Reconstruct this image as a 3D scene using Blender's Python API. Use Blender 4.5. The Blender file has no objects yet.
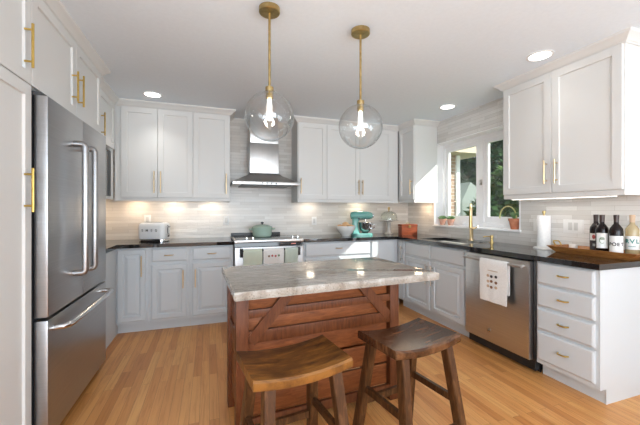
import bpy, bmesh, math, random
from mathutils import Vector, Matrix
random.seed(7)
R = math.radians
scene = bpy.context.scene
COL = scene.collection

# ------------------------------------------------------------------ camera
cam_d = bpy.data.cameras.new('camera'); cam = bpy.data.objects.new('camera', cam_d); COL.objects.link(cam)
cam_d.sensor_width = 36.0; cam_d.lens = 321.417*36/640; cam_d.shift_y = -1.96/640
cam_d.clip_start = .02
cam.location = (0, 0, 1.2552); cam.rotation_euler = (R(90), 0, -.3314)
scene.camera = cam
# ------------------------------------------------------------------ exposure
vs = scene.view_settings
scene.display_settings.display_device = 'sRGB'
vs.view_transform = 'Standard'; vs.look = 'None'; vs.gamma = 1.0; vs.use_curve_mapping = False
vs.exposure = 0.0
scene.cycles.max_bounces = 10; scene.cycles.diffuse_bounces = 6; scene.cycles.glossy_bounces = 5
scene.cycles.transparent_max_bounces = 16; scene.cycles.caustics_reflective = False; scene.cycles.caustics_refractive = False
scene.cycles.use_denoising = True
# ------------------------------------------------------------------ world
w = bpy.data.worlds.new('world'); scene.world = w; w.use_nodes = True
nt = w.node_tree; nt.nodes.clear()
wo = nt.nodes.new('ShaderNodeOutputWorld'); bg = nt.nodes.new('ShaderNodeBackground')
tc = nt.nodes.new('ShaderNodeTexCoord'); sx = nt.nodes.new('ShaderNodeSeparateXYZ'); cr = nt.nodes.new('ShaderNodeValToRGB')
cr.color_ramp.elements[0].position = 0.45; cr.color_ramp.elements[0].color = (.55, .56, .55, 1)
cr.color_ramp.elements[1].position = 0.8; cr.color_ramp.elements[1].color = (.62, .76, 1, 1)
e = cr.color_ramp.elements.new(.5); e.color = (.92, .95, 1, 1)
mp = nt.nodes.new('ShaderNodeMath'); mp.operation = 'MULTIPLY_ADD'; mp.inputs[1].default_value = .5; mp.inputs[2].default_value = .5
nt.links.new(tc.outputs['Generated'], sx.inputs[0]); nt.links.new(sx.outputs['Z'], mp.inputs[0]); nt.links.new(mp.outputs[0], cr.inputs[0])
nt.links.new(cr.outputs[0], bg.inputs['Color']); bg.inputs['Strength'].default_value = 1.3
nt.links.new(bg.outputs[0], wo.inputs['Surface'])
# ------------------------------------------------------------------ sun and large area lights
def lamp(name, kind, loc, energy, color=(1, 1, 1), **kw):
    d = bpy.data.lights.new(name, kind); d.energy = energy; d.color = color
    for k, v in kw.items():
        if k not in ('direction', 'parent'): setattr(d, k, v)
    o = bpy.data.objects.new(name, d); COL.objects.link(o); o.location = loc
    if 'direction' in kw: o.rotation_euler = Vector(kw['direction']).to_track_quat('-Z', 'Y').to_euler()
    return o
lamp('sun', 'SUN', (8, -4, 8), 9, (1, .95, .88), angle=R(.6), direction=(-1, .75, -.86))
lamp('rear_fill', 'AREA', (.5, -3.1, 1.3), 190, (.80, .91, 1), shape='RECTANGLE', size=3.3, size_y=2.0, direction=(0, 1, .75))  # unseen fill lamp added behind the camera, tilted up towards the ceiling
lamp('right_fill', 'AREA', (2.85, -1.3, 1.3), 70, (.80, .91, 1), shape='RECTANGLE', size=2.2, size_y=1.9, direction=(-1, .15, .7))  # added fill lamp in front of the solid right wall, no window there
lamp('left_fill', 'AREA', (-1.45, -1.0, 1.4), 58, (.80, .91, 1), shape='RECTANGLE', size=2.4, size_y=1.8, direction=(1, .25, .5))  # fill lamp added on the windowless left wall to brighten the right-hand cabinets

# ------------------------------------------------------------------ materials
def mat(name, base=(.8, .8, .8), rough=.5, metal=0., **kw):
    m = bpy.data.materials.new(name); m.use_nodes = True
    b = m.node_tree.nodes['Principled BSDF']
    b.inputs['Base Color'].default_value = (*base, 1); b.inputs['Roughness'].default_value = rough; b.inputs['Metallic'].default_value = metal
    for k, v in kw.items(): b.inputs[k].default_value = v
    return m
class NT:
    def __init__(s, m): s.m = m; s.t = m.node_tree; s.b = s.t.nodes['Principled BSDF']
    def n(s, typ, **kw):
        x = s.t.nodes.new('ShaderNode'+typ)
        for k, v in kw.items():
            if k.startswith('_'): setattr(x, k[1:], v)
            else: x.inputs[k.replace('__', ' ')].default_value = v
        return x
    def l(s, a, b): s.t.links.new(a, b)
    def coords(s, scale=(1, 1, 1), rot=(0, 0, 0), kind='Object'):
        t = s.n('TexCoord'); mp = s.n('Mapping'); mp.inputs['Scale'].default_value = scale; mp.inputs['Rotation'].default_value = rot
        s.l(t.outputs[kind], mp.inputs['Vector']); return mp.outputs[0]
    def ramp(s, fac, stops):
        r = s.n('ValToRGB'); els = r.color_ramp.elements
        els[0].position, els[0].color = stops[0][0], (*stops[0][1], 1); els[1].position, els[1].color = stops[-1][0], (*stops[-1][1], 1)
        for p, c in stops[1:-1]: q = els.new(p); q.color = (*c, 1)
        s.l(fac, r.inputs[0]); return r.outputs[0]
    def bump(s, h, strength, dist=.01):
        b = s.n('Bump', Strength=strength, Distance=dist); s.l(h, b.inputs['Height']); s.l(b.outputs[0], s.b.inputs['Normal'])
    def mix(s, fac, a, b, mode='MIX'):
        x = s.n('MixRGB', _blend_type=mode)
        for i, v in ((0, fac), (1, a), (2, b)):
            if hasattr(v, 'links'): s.l(v, x.inputs[i])
            else: x.inputs[i].default_value = v if i == 0 else (*v, 1)
        return x.outputs[0]
def noisy(name, c1, c2, rough=.4, scale=3, bump=0., metal=0., stretch=(1, 1, 1), detail=4, **kw):
    m = mat(name, c1, rough, metal, **kw); n = NT(m)
    t = n.n('TexNoise', Scale=scale, Detail=detail); n.l(n.coords(stretch), t.inputs['Vector'])
    n.l(n.ramp(t.outputs['Fac'], [(.35, c1), (.65, c2)]), n.b.inputs['Base Color'])
    if bump: n.bump(t.outputs['Fac'], bump)
    return m
def wood(name, stops, rough=.4, scale=6, stretch=(1, 12, 12), bump=.15, spec=.3):
    m = mat(name, stops[0][1], rough); n = NT(m)
    t = n.n('TexNoise', Scale=scale, Detail=8, Roughness=.65, Distortion=.6); n.l(n.coords(stretch), t.inputs['Vector'])
    n.l(n.ramp(t.outputs['Fac'], stops), n.b.inputs['Base Color']); n.bump(t.outputs['Fac'], bump, .004)
    n.b.inputs['Specular IOR Level'].default_value = spec
    return m
def tile(name, axis, c1, c2):
    m = mat(name, (.6, .6, .58), .22); n = NT(m)
    t = n.n('TexCoord'); s = n.n('SeparateXYZ'); c = n.n('CombineXYZ')
    n.l(t.outputs['Object'], s.inputs[0]); n.l(s.outputs[axis], c.inputs['X']); n.l(s.outputs['Z'], c.inputs['Y'])
    b = n.n('TexBrick', Scale=1, Mortar__Size=.0014, Brick__Width=.38, Row__Height=.038, Mortar__Smooth=.3, Bias=0)
    b.offset = .37; b.offset_frequency = 2; b.squash = .7; b.squash_frequency = 3
    b.inputs['Color1'].default_value = (*c1, 1); b.inputs['Color2'].default_value = (*c2, 1); b.inputs['Mortar'].default_value = (.52, .49, .455, 1)
    n.l(c.outputs[0], b.inputs['Vector'])
    mp = n.n('Mapping'); mp.inputs['Scale'].default_value = (5, 32, 1); n.l(c.outputs[0], mp.inputs['Vector'])
    w1 = n.n('TexNoise', Scale=1.0, Detail=3); n.l(mp.outputs[0], w1.inputs['Vector'])
    n.l(n.mix(n.ramp(w1.outputs['Fac'], [(.3, (.25,)*3), (.7, (0,)*3)]), b.outputs['Color'], (.66, .62, .57)), n.b.inputs['Base Color'])
    h = n.n('Math', _operation='MULTIPLY_ADD'); h.inputs[1].default_value = -1.0
    n.l(b.outputs['Fac'], h.inputs[0]); n.l(w1.outputs['Fac'], h.inputs[2]); n.bump(h.outputs[0], .35, .006)
    return m
M = {}
M['upper'] = mat('white_cabinet_paint', (.715, .715, .70), .5)
M['base'] = mat('pale_grey_cabinet_paint', (.58, .615, .64), .45)
M['ceiling'] = noisy('ceiling_paint', (.78, .85, .915), (.80, .87, .935), .9, 40, .05)
M['paint'] = mat('white_wall_paint', (.78, .78, .78), .7)
M['trim'] = mat('white_window_trim', (.90, .90, .91), .35)
M['tile_x'] = tile('ledger_tile_back', 'X', (.62, .575, .525), (.79, .755, .71)); M['tile_y'] = tile('ledger_tile_side', 'Y', (.62, .605, .58), (.80, .79, .77))
M['brass'] = noisy('brushed_brass', (.60, .40, .10), (.70, .49, .15), .28, 30, metal=1.)
M['antique'] = noisy('antique_brass', (.44, .32, .13), (.58, .43, .20), .3, 30, metal=1.)
M['champagne'] = mat('champagne_metal', (.68, .52, .31), .3, 1.)
M['nickel'] = mat('nickel', (.60, .57, .52), .25, 1.)
def steel(name, c, rough, stretch):
    m = mat(name, c, rough, 1.); n = NT(m)
    t = n.n('TexNoise', Scale=1.0, Detail=4); n.l(n.coords(stretch), t.inputs['Vector'])
    n.l(n.ramp(t.outputs['Fac'], [(.3, tuple(v*.93 for v in c)), (.7, tuple(min(1, v*1.05) for v in c))]), n.b.inputs['Base Color'])
    n.bump(t.outputs['Fac'], .06, .002); return m
M['steel'] = steel('stainless_steel', (.46, .46, .465), .34, (2, 2, 260))
M['steel_h'] = steel('stainless_steel_hood', (.52, .51, .50), .28, (260, 260, 2))
M['steel_dw'] = steel('stainless_steel_dishwasher', (.60, .585, .57), .33, (2, 3, 300))
M['chrome'] = mat('polished_chrome', (.70, .70, .71), .17, 1.)
M['black'] = mat('black_plastic', (.012, .012, .013), .35)
M['blackglass'] = mat('black_glass', (.01, .01, .012), .05)
M['dark'] = mat('dark_grey', (.05, .05, .052), .6)  # one even dark grey for appliance bodies, feet, slots and lettering
M['white'] = mat('white_plastic', (.82, .82, .81), .35)
M['receptacle'] = mat('receptacle_grey', (.60, .60, .59), .4)
M['ceramic'] = mat('white_ceramic', (.84, .83, .80), .15)
M['paper'] = noisy('paper_towel', (.86, .86, .85), (.80, .80, .80), .9, 60, .2)
def granite(name, stops, rough, scale):
    m = mat(name, (.6, .58, .54), rough); n = NT(m); v = n.coords((1, 4.5, 1))
    a = n.n('TexNoise', Scale=scale, Detail=9, Roughness=.72, Distortion=.8); n.l(v, a.inputs['Vector'])
    b = n.n('TexVoronoi', Scale=230); n.l(n.coords(), b.inputs['Vector'])
    base = n.ramp(a.outputs['Fac'], stops)
    spk = n.ramp(b.outputs['Color'], [(.0, (.8, .8, .8)), (.14, (.6, .6, .6)), (.22, (0, 0, 0)), (1, (0, 0, 0))])
    mm = n.mix(.45, base, base); x = n.n('MixRGB', _blend_type='MIX'); n.l(spk, x.inputs[0]); n.l(base, x.inputs[1]); x.inputs[2].default_value = (.12, .10, .085, 1)
    n.l(x.outputs[0], n.b.inputs['Base Color']); n.bump(a.outputs['Fac'], .03, .002); return m
M['granite'] = granite('beige_granite', [(.30, (.15, .125, .105)), (.42, (.27, .235, .20)), (.55, (.36, .33, .29)), (.70, (.48, .455, .415))], .09, 9)
M['black_granite'] = noisy('black_granite', (.010, .010, .011), (.020, .019, .019), .03, 120, **{'IOR': 1.75})
# oak strip floor
def oak():
    m = mat('oak_strip_floor', (.5, .3, .14), .33, **{'Specular IOR Level': .35}); n = NT(m)
    t = n.n('TexCoord'); s = n.n('SeparateXYZ'); c = n.n('CombineXYZ'); n.l(t.outputs['Object'], s.inputs[0])
    n.l(s.outputs['Y'], c.inputs['X']); n.l(s.outputs['X'], c.inputs['Y'])
    b = n.n('TexBrick', Scale=1, Mortar__Size=.0007, Brick__Width=.95, Row__Height=.058, Mortar__Smooth=.2, Bias=0)
    b.offset = .43; b.squash = .6; b.squash_frequency = 2
    b.inputs['Color1'].default_value = (0, 0, 0, 1); b.inputs['Color2'].default_value = (1, 1, 1, 1); b.inputs['Mortar'].default_value = (.5, .5, .5, 1)
    n.l(c.outputs[0], b.inputs['Vector'])
    off = n.n('VectorMath', _operation='MULTIPLY_ADD'); off.inputs[1].default_value = (3, 7, 5)
    n.l(b.outputs['Color'], off.inputs[0])
    mp = n.n('Mapping'); mp.inputs['Scale'].default_value = (1.6, 26, 1); n.l(c.outputs[0], mp.inputs['Vector']); n.l(mp.outputs[0], off.inputs[2])
    g = n.n('TexNoise', Scale=1.6, Detail=8, Roughness=.62, Distortion=.9); n.l(off.outputs[0], g.inputs['Vector'])
    tone = n.ramp(b.outputs['Color'], [(0, (.50, .20, .055)), (.35, (.60, .265, .080)), (.7, (.66, .31, .10)), (1, (.70, .36, .125))])
    grain = n.ramp(g.outputs['Fac'], [(.30, (.78, .70, .62)), (.52, (1, 1, 1)), (.8, (1.06, 1.05, 1.02))])
    col = n.mix(1.0, tone, grain, 'MULTIPLY')
    x = n.n('MixRGB', _blend_type='MIX'); n.l(b.outputs['Fac'], x.inputs[0]); n.l(col, x.inputs[1]); x.inputs[2].default_value = (.22, .10, .04, 1)
    n.l(x.outputs[0], n.b.inputs['Base Color'])
    n.bump(g.outputs['Fac'], .04, .003); return m
M['oak'] = oak()
M['island'] = wood('stained_pine', [(.25, (.10, .027, .008)), (.5, (.20, .060, .018)), (.75, (.29, .098, .032))], .38, 5, (2, 14, 14))
M['island_dark'] = wood('stained_pine_posts', [(.25, (.065, .019, .008)), (.5, (.13, .040, .014)), (.75, (.18, .060, .022))], .38, 5, (14, 14, 2))
def worn(name, dark, mid, light, back=0., rough=.3):
    m = mat(name, mid, rough); n = NT(m)
    a = n.n('TexNoise', Scale=5, Detail=9, Roughness=.7, Distortion=.5); n.l(n.coords((1.2, 5, 1)), a.inputs['Vector'])
    tc_ = n.n('TexCoord'); sp_ = n.n('SeparateXYZ'); n.l(tc_.outputs['Object'], sp_.inputs[0]); mm = n.n('Math', _operation='MULTIPLY_ADD'); mm.inputs[1].default_value = back
    n.l(sp_.outputs['Y'], mm.inputs[0]); n.l(a.outputs['Fac'], mm.inputs[2])
    n.l(n.ramp(mm.outputs[0], [(.34, dark), (.50, mid), (.64, light)]), n.b.inputs['Base Color'])
    b = n.n('TexNoise', Scale=30, Detail=6); n.l(n.coords((1, 6, 1)), b.inputs['Vector']); n.bump(b.outputs['Fac'], .12, .004); return m
M['seat_amber'] = worn('worn_amber_seat', (.035, .013, .005), (.115, .044, .011), (.24, .10, .022), -.4)
M['seat_dark'] = worn('worn_dark_seat', (.028, .010, .005), (.055, .022, .010), (.15, .068, .030), 0., .22)
M['leg_wood'] = wood('dark_walnut_leg', [(.25, (.022, .008, .003)), (.5, (.066, .026, .009)), (.75, (.16, .072, .028))], .35, 5, (10, 10, 1.5))
M['traywood'] = wood('tray_wood', [(.25, (.15, .050, .014)), (.5, (.34, .135, .036)), (.75, (.52, .24, .070))], .3, 5, (12, 2, 12))
M['boxwood'] = wood('cherry_box', [(.25, (.16, .034, .014)), (.75, (.30, .075, .030))], .35, 6, (2, 12, 12))
M['teal'] = mat('teal_enamel', (.155, .40, .36), .2)
M['sage'] = mat('sage_enamel', (.40, .54, .45), .25)
M['terracotta'] = noisy('terracotta', (.50, .175, .09), (.62, .26, .15), .8, 20)
M['terrapale'] = noisy('pale_terracotta', (.62, .30, .20), (.74, .52, .43), .8, 12)
M['soil'] = mat('soil', (.05, .03, .02), .9)
M['leafgreen'] = noisy('succulent_green', (.10, .22, .08), (.22, .34, .16), .5, 10)
M['stem'] = mat('yellow_green_stem', (.50, .50, .20), .5)
def leafmat(name, a, b):
    m = noisy(name, a, b, .85, 3.0); m.node_tree.nodes['Principled BSDF'].inputs['Specular IOR Level'].default_value = .15; return m
M['leaf1'] = leafmat('tree_leaves', (.012, .045, .016), (.045, .10, .030))
M['leaf2'] = leafmat('shrub_leaves', (.02, .07, .02), (.10, .17, .045))
M['bark'] = mat('bark', (.06, .045, .03), .9)
M['lawn'] = noisy('lawn', (.05, .12, .03), (.10, .19, .06), .9, 4)
def brick():
    m = mat('tan_brick', (.4, .3, .22), .9); n = NT(m)
    t = n.n('TexCoord'); s = n.n('SeparateXYZ'); c = n.n('CombineXYZ'); n.l(t.outputs['Object'], s.inputs[0]); n.l(s.outputs['X'], c.inputs['X']); n.l(s.outputs['Z'], c.inputs['Y'])
    b = n.n('TexBrick', Scale=1, Mortar__Size=.006, Brick__Width=.21, Row__Height=.072)
    b.inputs['Color1'].default_value = (.34, .20, .13, 1); b.inputs['Color2'].default_value = (.45, .32, .22, 1); b.inputs['Mortar'].default_value = (.6, .56, .5, 1)
    n.l(c.outputs[0], b.inputs['Vector']); n.l(b.outputs['Color'], n.b.inputs['Base Color']); return m
M['brick'] = brick()
M['greygreen'] = mat('pale_grey_green', (.26, .31, .28), .8)
M['eave'] = mat('beige_eave', (.62, .52, .38), .7)
def towelmat(name, a, b, scale):
    m = mat(name, a, .9); n = NT(m)
    wv = n.n('TexWave', Scale=scale, Distortion=.3, Detail=1); wv.bands_direction = 'X'; n.l(n.coords(), wv.inputs['Vector'])
    n.l(n.ramp(wv.outputs['Fac'], [(.45, a), (.55, b)]), n.b.inputs['Base Color']); return m
M['towel_green'] = towelmat('green_striped_cotton', (.72, .75, .66), (.50, .58, .44), 26)
M['towel_sage'] = towelmat('sage_striped_cotton', (.60, .67, .60), (.46, .55, .47), 34)
M['towel_white'] = noisy('white_cotton', (.84, .83, .81), (.78, .77, .75), .9, 90, .1)
M['inkred'] = mat('print_rose', (.45, .10, .09), .8); M['inkbrown'] = mat('print_brown', (.25, .13, .07), .8)
M['inkdark'] = mat('print_charcoal', (.05, .045, .05), .7); M['inktan'] = mat('print_tan', (.55, .40, .28), .8); M['inkteal'] = mat('print_teal', (.02, .22, .20), .7)
M['inkgreen'] = mat('print_green', (.16, .24, .12), .7)
M['wineglass'] = mat('dark_wine_bottle_glass', (.008, .004, .004), .06, **{'Specular IOR Level': .3})
M['foil'] = mat('bottle_foil', (.035, .016, .012), .3)
M['label'] = mat('paper_label', (.82, .82, .80), .6)
M['amber'] = mat('pale_amber_wine', (.86, .70, .40), .05, 0., **{'Transmission Weight': .6})
M['bread'] = noisy('baked_roll', (.62, .33, .14), (.78, .52, .28), .6, 8, .1)
def thin_glass(name, tint, f0=.04, rough=.0, spread=1.0):
    m = bpy.data.materials.new(name); m.use_nodes = True; t = m.node_tree; t.nodes.clear()
    o = t.nodes.new('ShaderNodeOutputMaterial'); mx = t.nodes.new('ShaderNodeMixShader'); tr = t.nodes.new('ShaderNodeBsdfTransparent'); gl = t.nodes.new('ShaderNodeBsdfGlossy')
    tr.inputs[0].default_value = (*tint, 1); gl.inputs['Roughness'].default_value = rough
    fr = t.nodes.new('ShaderNodeLayerWeight'); fr.inputs[0].default_value = .5
    pw = t.nodes.new('ShaderNodeMath'); pw.operation = 'POWER'; pw.inputs[1].default_value = 3.6; t.links.new(fr.outputs['Facing'], pw.inputs[0])
    ma = t.nodes.new('ShaderNodeMath'); ma.operation = 'MULTIPLY_ADD'; ma.inputs[1].default_value = .6*spread; ma.inputs[2].default_value = f0; t.links.new(pw.outputs[0], ma.inputs[0])
    t.links.new(ma.outputs[0], mx.inputs[0]); t.links.new(tr.outputs[0], mx.inputs[1]); t.links.new(gl.outputs[0], mx.inputs[2]); t.links.new(mx.outputs[0], o.inputs[0])
    return m
M['glass'] = thin_glass('clear_globe_glass', (.965, .97, .97), .07, 0., 1.3); M['pane'] = thin_glass('window_glass', (.95, .97, .96))
def emit(name, c, s):
    m = mat(name, c, .5); b = m.node_tree.nodes['Principled BSDF']; b.inputs['Emission Color'].default_value = (*c, 1); b.inputs['Emission Strength'].default_value = s; return m
M['lens'] = emit('downlight_lens', (1, .98, .95), 6); M['bulb'] = emit('bulb_glow', (1, .96, .90), 2.2); M['led'] = emit('led_strip', (1, .95, .87), 3.5)

# ------------------------------------------------------------------ mesh helpers
class MB:
    def __init__(s): s.bm = bmesh.new()
    def box(s, x0, x1, y0, y1, z0, z1, bv=0.):
        x0, x1 = sorted((x0, x1)); y0, y1 = sorted((y0, y1)); z0, z1 = sorted((z0, z1))
        v = [s.bm.verts.new(p) for p in ((x0, y0, z0), (x1, y0, z0), (x1, y1, z0), (x0, y1, z0), (x0, y0, z1), (x1, y0, z1), (x1, y1, z1), (x0, y1, z1))]
        f = [s.bm.faces.new([v[i] for i in q]) for q in ((3, 2, 1, 0), (4, 5, 6, 7), (0, 1, 5, 4), (1, 2, 6, 5), (2, 3, 7, 6), (3, 0, 4, 7))]
        if bv:
            ed = list({e for q in f for e in q.edges}); bmesh.ops.bevel(s.bm, geom=ed, offset=bv, segments=2, affect='EDGES', profile=.6)
        return s
    def loops(s, rings, cap0=True, cap1=True, closed=True):
        vs_ = [[s.bm.verts.new(p) for p in r] for r in rings]; n = len(rings[0])
        for a, b in zip(vs_, vs_[1:]):
            for i in range(n if closed else n-1):
                j = (i+1) % n; s.bm.faces.new((a[i], a[j], b[j], b[i]))
        if cap0: s.bm.faces.new(vs_[0][::-1])
        if cap1: s.bm.faces.new(vs_[-1])
        return s
    def lathe(s, prof, c=(0, 0, 0), n=24, cap0=True, cap1=True, axis='z'):
        rings = []
        for r, z in prof:
            ring = []
            for k in range(n):
                a = 2*math.pi*k/n; p = (r*math.cos(a), r*math.sin(a), z)
                if axis == 'y': p = (p[0], -p[2], p[1])
                if axis == 'x': p = (-p[2], p[0], p[1])
                ring.append((c[0]+p[0], c[1]+p[1], c[2]+p[2]))
            rings.append(ring)
        return s.loops(rings, cap0, cap1)
    def tube(s, pts, r, n=10, cap=True):
        pts = [Vector(p) for p in pts]; rr = r if isinstance(r, (list, tuple)) else [r]*len(pts)
        rings = []; prev = None
        for i, p in enumerate(pts):
            d = (pts[min(i+1, len(pts)-1)]-pts[max(i-1, 0)]).normalized()
            if prev is None:
                up = Vector((0, 0, 1)) if abs(d.z) < .9 else Vector((0, 1, 0)); a = d.cross(up).normalized()
            else: a = (prev - d*prev.dot(d)).normalized()
            prev = a; b = d.cross(a)
            rings.append([p+(a*math.cos(2*math.pi*k/n)+b*math.sin(2*math.pi*k/n))*rr[i] for k in range(n)])
        return s.loops(rings, cap, cap)
    def beam(s, p0, p1, wx, wy, up=(0, 0, 1), bv=0.):
        p0, p1 = Vector(p0), Vector(p1); d = (p1-p0).normalized(); a = d.cross(Vector(up))
        a = a.normalized() if a.length > 1e-4 else Vector((1, 0, 0)); b = a.cross(d).normalized()
        rings = [[p+a*(sx*wx/2)+b*(sy*wy/2) for sx, sy in ((-1, -1), (1, -1), (1, 1), (-1, 1))] for p in (p0, p1)]
        n0 = len(s.bm.faces); s.loops(rings)
        if bv:
            s.bm.faces.ensure_lookup_table(); ed = list({e for q in s.bm.faces[n0:] for e in q.edges}); bmesh.ops.bevel(s.bm, geom=ed, offset=bv, segments=2, affect='EDGES')
        return s
    def prism(s, poly, z0, z1):
        return s.loops([[(x, y, z0) for x, y in poly], [(x, y, z1) for x, y in poly]])
    def sphere(s, c, r, n=20, m=12, sc=(1, 1, 1), zmin=-1, zmax=1):
        prof = []
        for i in range(m+1):
            t = -math.pi/2+math.pi*i/m; z = math.sin(t)
            if z < zmin-1e-6 or z > zmax+1e-6: continue
            prof.append((max(1e-4, math.cos(t)), z))
        rings = [[(c[0]+q*r*sc[0]*math.cos(2*math.pi*k/n), c[1]+q*r*sc[1]*math.sin(2*math.pi*k/n), c[2]+z*r*sc[2]) for k in range(n)] for q, z in prof]
        return s.loops(rings)
    def build(s, name, m, parent=None, local=False, smooth=35, recalc=True):
        if recalc: bmesh.ops.recalc_face_normals(s.bm, faces=s.bm.faces)
        if parent is not None and not local:
            r = parent
            while r.parent: r = r.parent
            s.bm.transform(Matrix.LocRotScale(r.location, r.rotation_euler, None).inverted())
        me = bpy.data.meshes.new(name); s.bm.to_mesh(me); s.bm.free(); me.materials.append(m)
        if smooth:
            me.polygons.foreach_set('use_smooth', [True]*len(me.polygons)); me.set_sharp_from_angle(angle=R(smooth))
        o = bpy.data.objects.new(name, me); COL.objects.link(o)
        if parent is not None: o.parent = parent
        return o
def thing(name, label, cat, loc=(0, 0, 0), rz=0., group=None):
    o = bpy.data.objects.new(name, None); COL.objects.link(o); o.location = loc; o.rotation_euler = (0, 0, rz); o.empty_display_size = .05
    return tag(o, label, cat, group)
def tag(o, label, cat, group=None):
    o['label'] = label; o['category'] = cat
    if group: o['group'] = group
    return o
def struct(name, mb, m, parent=None, **kw):
    o = mb.build(name, m, parent, **kw)
    if parent is None: o['kind'] = 'structure'
    return o
def copy_tree(o, parent=None):
    c = o.copy(); COL.objects.link(c)
    if parent is not None: c.parent = parent
    for ch in o.children: copy_tree(ch, c)
    return c
def text(name, body, size, loc, rot, m, parent, align='CENTER', sx=1.0, thick=.0006, bold=False):
    cu = bpy.data.curves.new(name, 'FONT'); cu.body = body; cu.size = size; cu.align_x = align; cu.align_y = 'CENTER'; cu.extrude = thick
    if bold: cu.offset = size*.03
    t = bpy.data.objects.new(name, cu); COL.objects.link(t); dg = bpy.context.evaluated_depsgraph_get(); dg.update()
    me = bpy.data.meshes.new_from_object(t.evaluated_get(dg)); bpy.data.objects.remove(t); bpy.data.curves.remove(cu)
    me.transform(Matrix.LocRotScale(Vector(loc), rot.to_quaternion() if isinstance(rot, Matrix) else rot, Vector((sx, 1, 1)))); me.materials.clear(); me.materials.append(m)
    r = parent
    while r.parent: r = r.parent
    me.transform(Matrix.LocRotScale(r.location, r.rotation_euler, None).inverted())
    o = bpy.data.objects.new(name, me); COL.objects.link(o); o.parent = parent
    return o
def facing(n):           # rotation whose +Z is n, +Y is up
    n = Vector(n).normalized(); up = Vector((0, 0, 1)); x = up.cross(n).normalized(); y = n.cross(x)
    return Matrix((x, y, n)).transposed()
class Face:              # a vertical plane: a runs along it, w is how far out of it
    def __init__(s, kind, p): s.k, s.p = kind, p
    def P(s, a, z, w_=0.):
        return (a, s.p-w_, z) if s.k == 'back' else (s.p-w_, a, z) if s.k == 'right' else (s.p+w_, a, z)
    def box(s, mb, a0, a1, z0, z1, w0, w1, bv=0.):
        p, q = s.P(a0, z0, w0), s.P(a1, z1, w1); return mb.box(p[0], q[0], p[1], q[1], p[2], q[2], bv)
    def n(s): return {'back': (0, -1, 0), 'right': (-1, 0, 0), 'left': (1, 0, 0)}[s.k]
STY = {
    'shaker': [(0, 0), (0, .0185), (.0015, .020), (.058, .020), (.0595, .008)],
    'raised': [(0, 0), (0, .014), (.005, .020), (.048, .020), (.053, .008), (.062, .007), (.090, .0185)],
    'drawer': [(0, 0), (0, .013), (.007, .018), (.012, .020)],
    'slab': [(0, 0), (0, .018), (.002, .020)]}
def front(F, a0, a1, z0, z1, style, m, parent, name='door'):
    mb = MB(); g = .002
    rings = []
    for i, wv in STY[style]:
        b0, b1, c0, c1 = a0+g+i, a1-g-i, z0+g+i, z1-g-i
        rings.append([F.P(b0, c0, wv), F.P(b1, c0, wv), F.P(b1, c1, wv), F.P(b0, c1, wv)])
    mb.loops(rings); return mb.build(name, m, parent, smooth=20)
def bar_handle(F, a, z0, z1, m, parent, r=.0062, off=.034, w0=.020):
    mb = MB(); mb.tube([F.P(a, z0, w0+off), F.P(a, z1, w0+off)], r, 10)
    ins = min(.03, (z1-z0)*.14)
    for z in (z0+ins, z1-ins):
        mb.tube([F.P(a, z, w0), F.P(a, z, w0+off)], r*.85, 8)
    return mb.build('handle', m, parent)
def pull(F, a, z, m, parent, L=.10, w0=.020):
    mb = MB(); pts = [F.P(a-L/2, z, w0), F.P(a-L/2+.006, z, w0+.02), F.P(a-L/4, z, w0+.027), F.P(a+L/4, z, w0+.027), F.P(a+L/2-.006, z, w0+.02), F.P(a+L/2, z, w0)]
    mb.tube(pts, .0055, 8); return mb.build('handle', m, parent)
def carcass(F, a0, a1, z0, z1, depth, m, parent, toe=0., name='body', back=True, front_t=.02):
    mb = MB(); t = .018
    F.box(mb, a0, a1, z0, z1, 0, -front_t); F.box(mb, a0, a0+t, z0, z1, -front_t, -depth); F.box(mb, a1-t, a1, z0, z1, -front_t, -depth)
    F.box(mb, a0+t, a1-t, z0, z0+t, -front_t, -depth)
    if back: F.box(mb, a0+t, a1-t, z0+t, z1, -depth+.01, -depth)
    o = mb.build(name, m, parent, smooth=0)
    if toe:
        k = MB(); F.box(k, a0, a1, 0, z0, -toe, -toe-.018); k.build('toe_kick', m, parent, smooth=0)
    return o
CROWN = [(-.02, 2.391), (.010, 2.391), (.014, 2.398), (.022, 2.402), (.030, 2.416), (.050, 2.434), (.060, 2.440), (.064, 2.455), (-.02, 2.455)]
def crown(path, parent, m, side=1, name='crown_moulding', prof=CROWN):
    P = [Vector(p) for p in path]; rings = []
    for i, p in enumerate(P):
        d0 = (P[i]-P[i-1]).normalized() if i else (P[1]-P[0]).normalized(); d1 = (P[i+1]-P[i]).normalized() if i < len(P)-1 else d0
        n0 = Vector((d0.y, -d0.x))*side; n1 = Vector((d1.y, -d1.x))*side; mm = (n0+n1); mm = mm/(1+n0.dot(n1))
        rings.append([(p.x+mm.x*w_, p.y+mm.y*w_, z) for w_, z in prof])
    return MB().loops(rings).build(name, m, parent, smooth=30)

# ------------------------------------------------------------------ the room
XL, XR, YB, YF, ZC = -1.51, 2.94, 4.31, -3.2, 2.455
struct('floor', MB().box(XL-.1, XR+.2, YF-.1, YB+.1, -.06, 0), M['oak'], smooth=0)
struct('ceiling', MB().box(XL-.1, XR+.2, YF-.1, YB+.1, ZC, ZC+.1), M['ceiling'], smooth=0)
struct('wall_back', MB().box(XL-.1, XR+.2, YB, YB+.1, 0, ZC), M['tile_x'], smooth=0)
struct('wall_left', MB().box(XL-.1, XL, YF, YB, 0, ZC), M['tile_y'], smooth=0)
WY0, WY1, WZ0, WZ1 = 2.385, 3.69, 1.06, 2.15
mb = MB(); mb.box(XR, XR+.2, YF, WY0, 0, ZC); mb.box(XR, XR+.2, WY1, YB, 0, ZC); mb.box(XR, XR+.2, WY0, WY1, 0, WZ0-.02); mb.box(XR, XR+.2, WY0, WY1, WZ1+.012, ZC)
struct('wall_right', mb, M['tile_y'], smooth=0)
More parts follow.
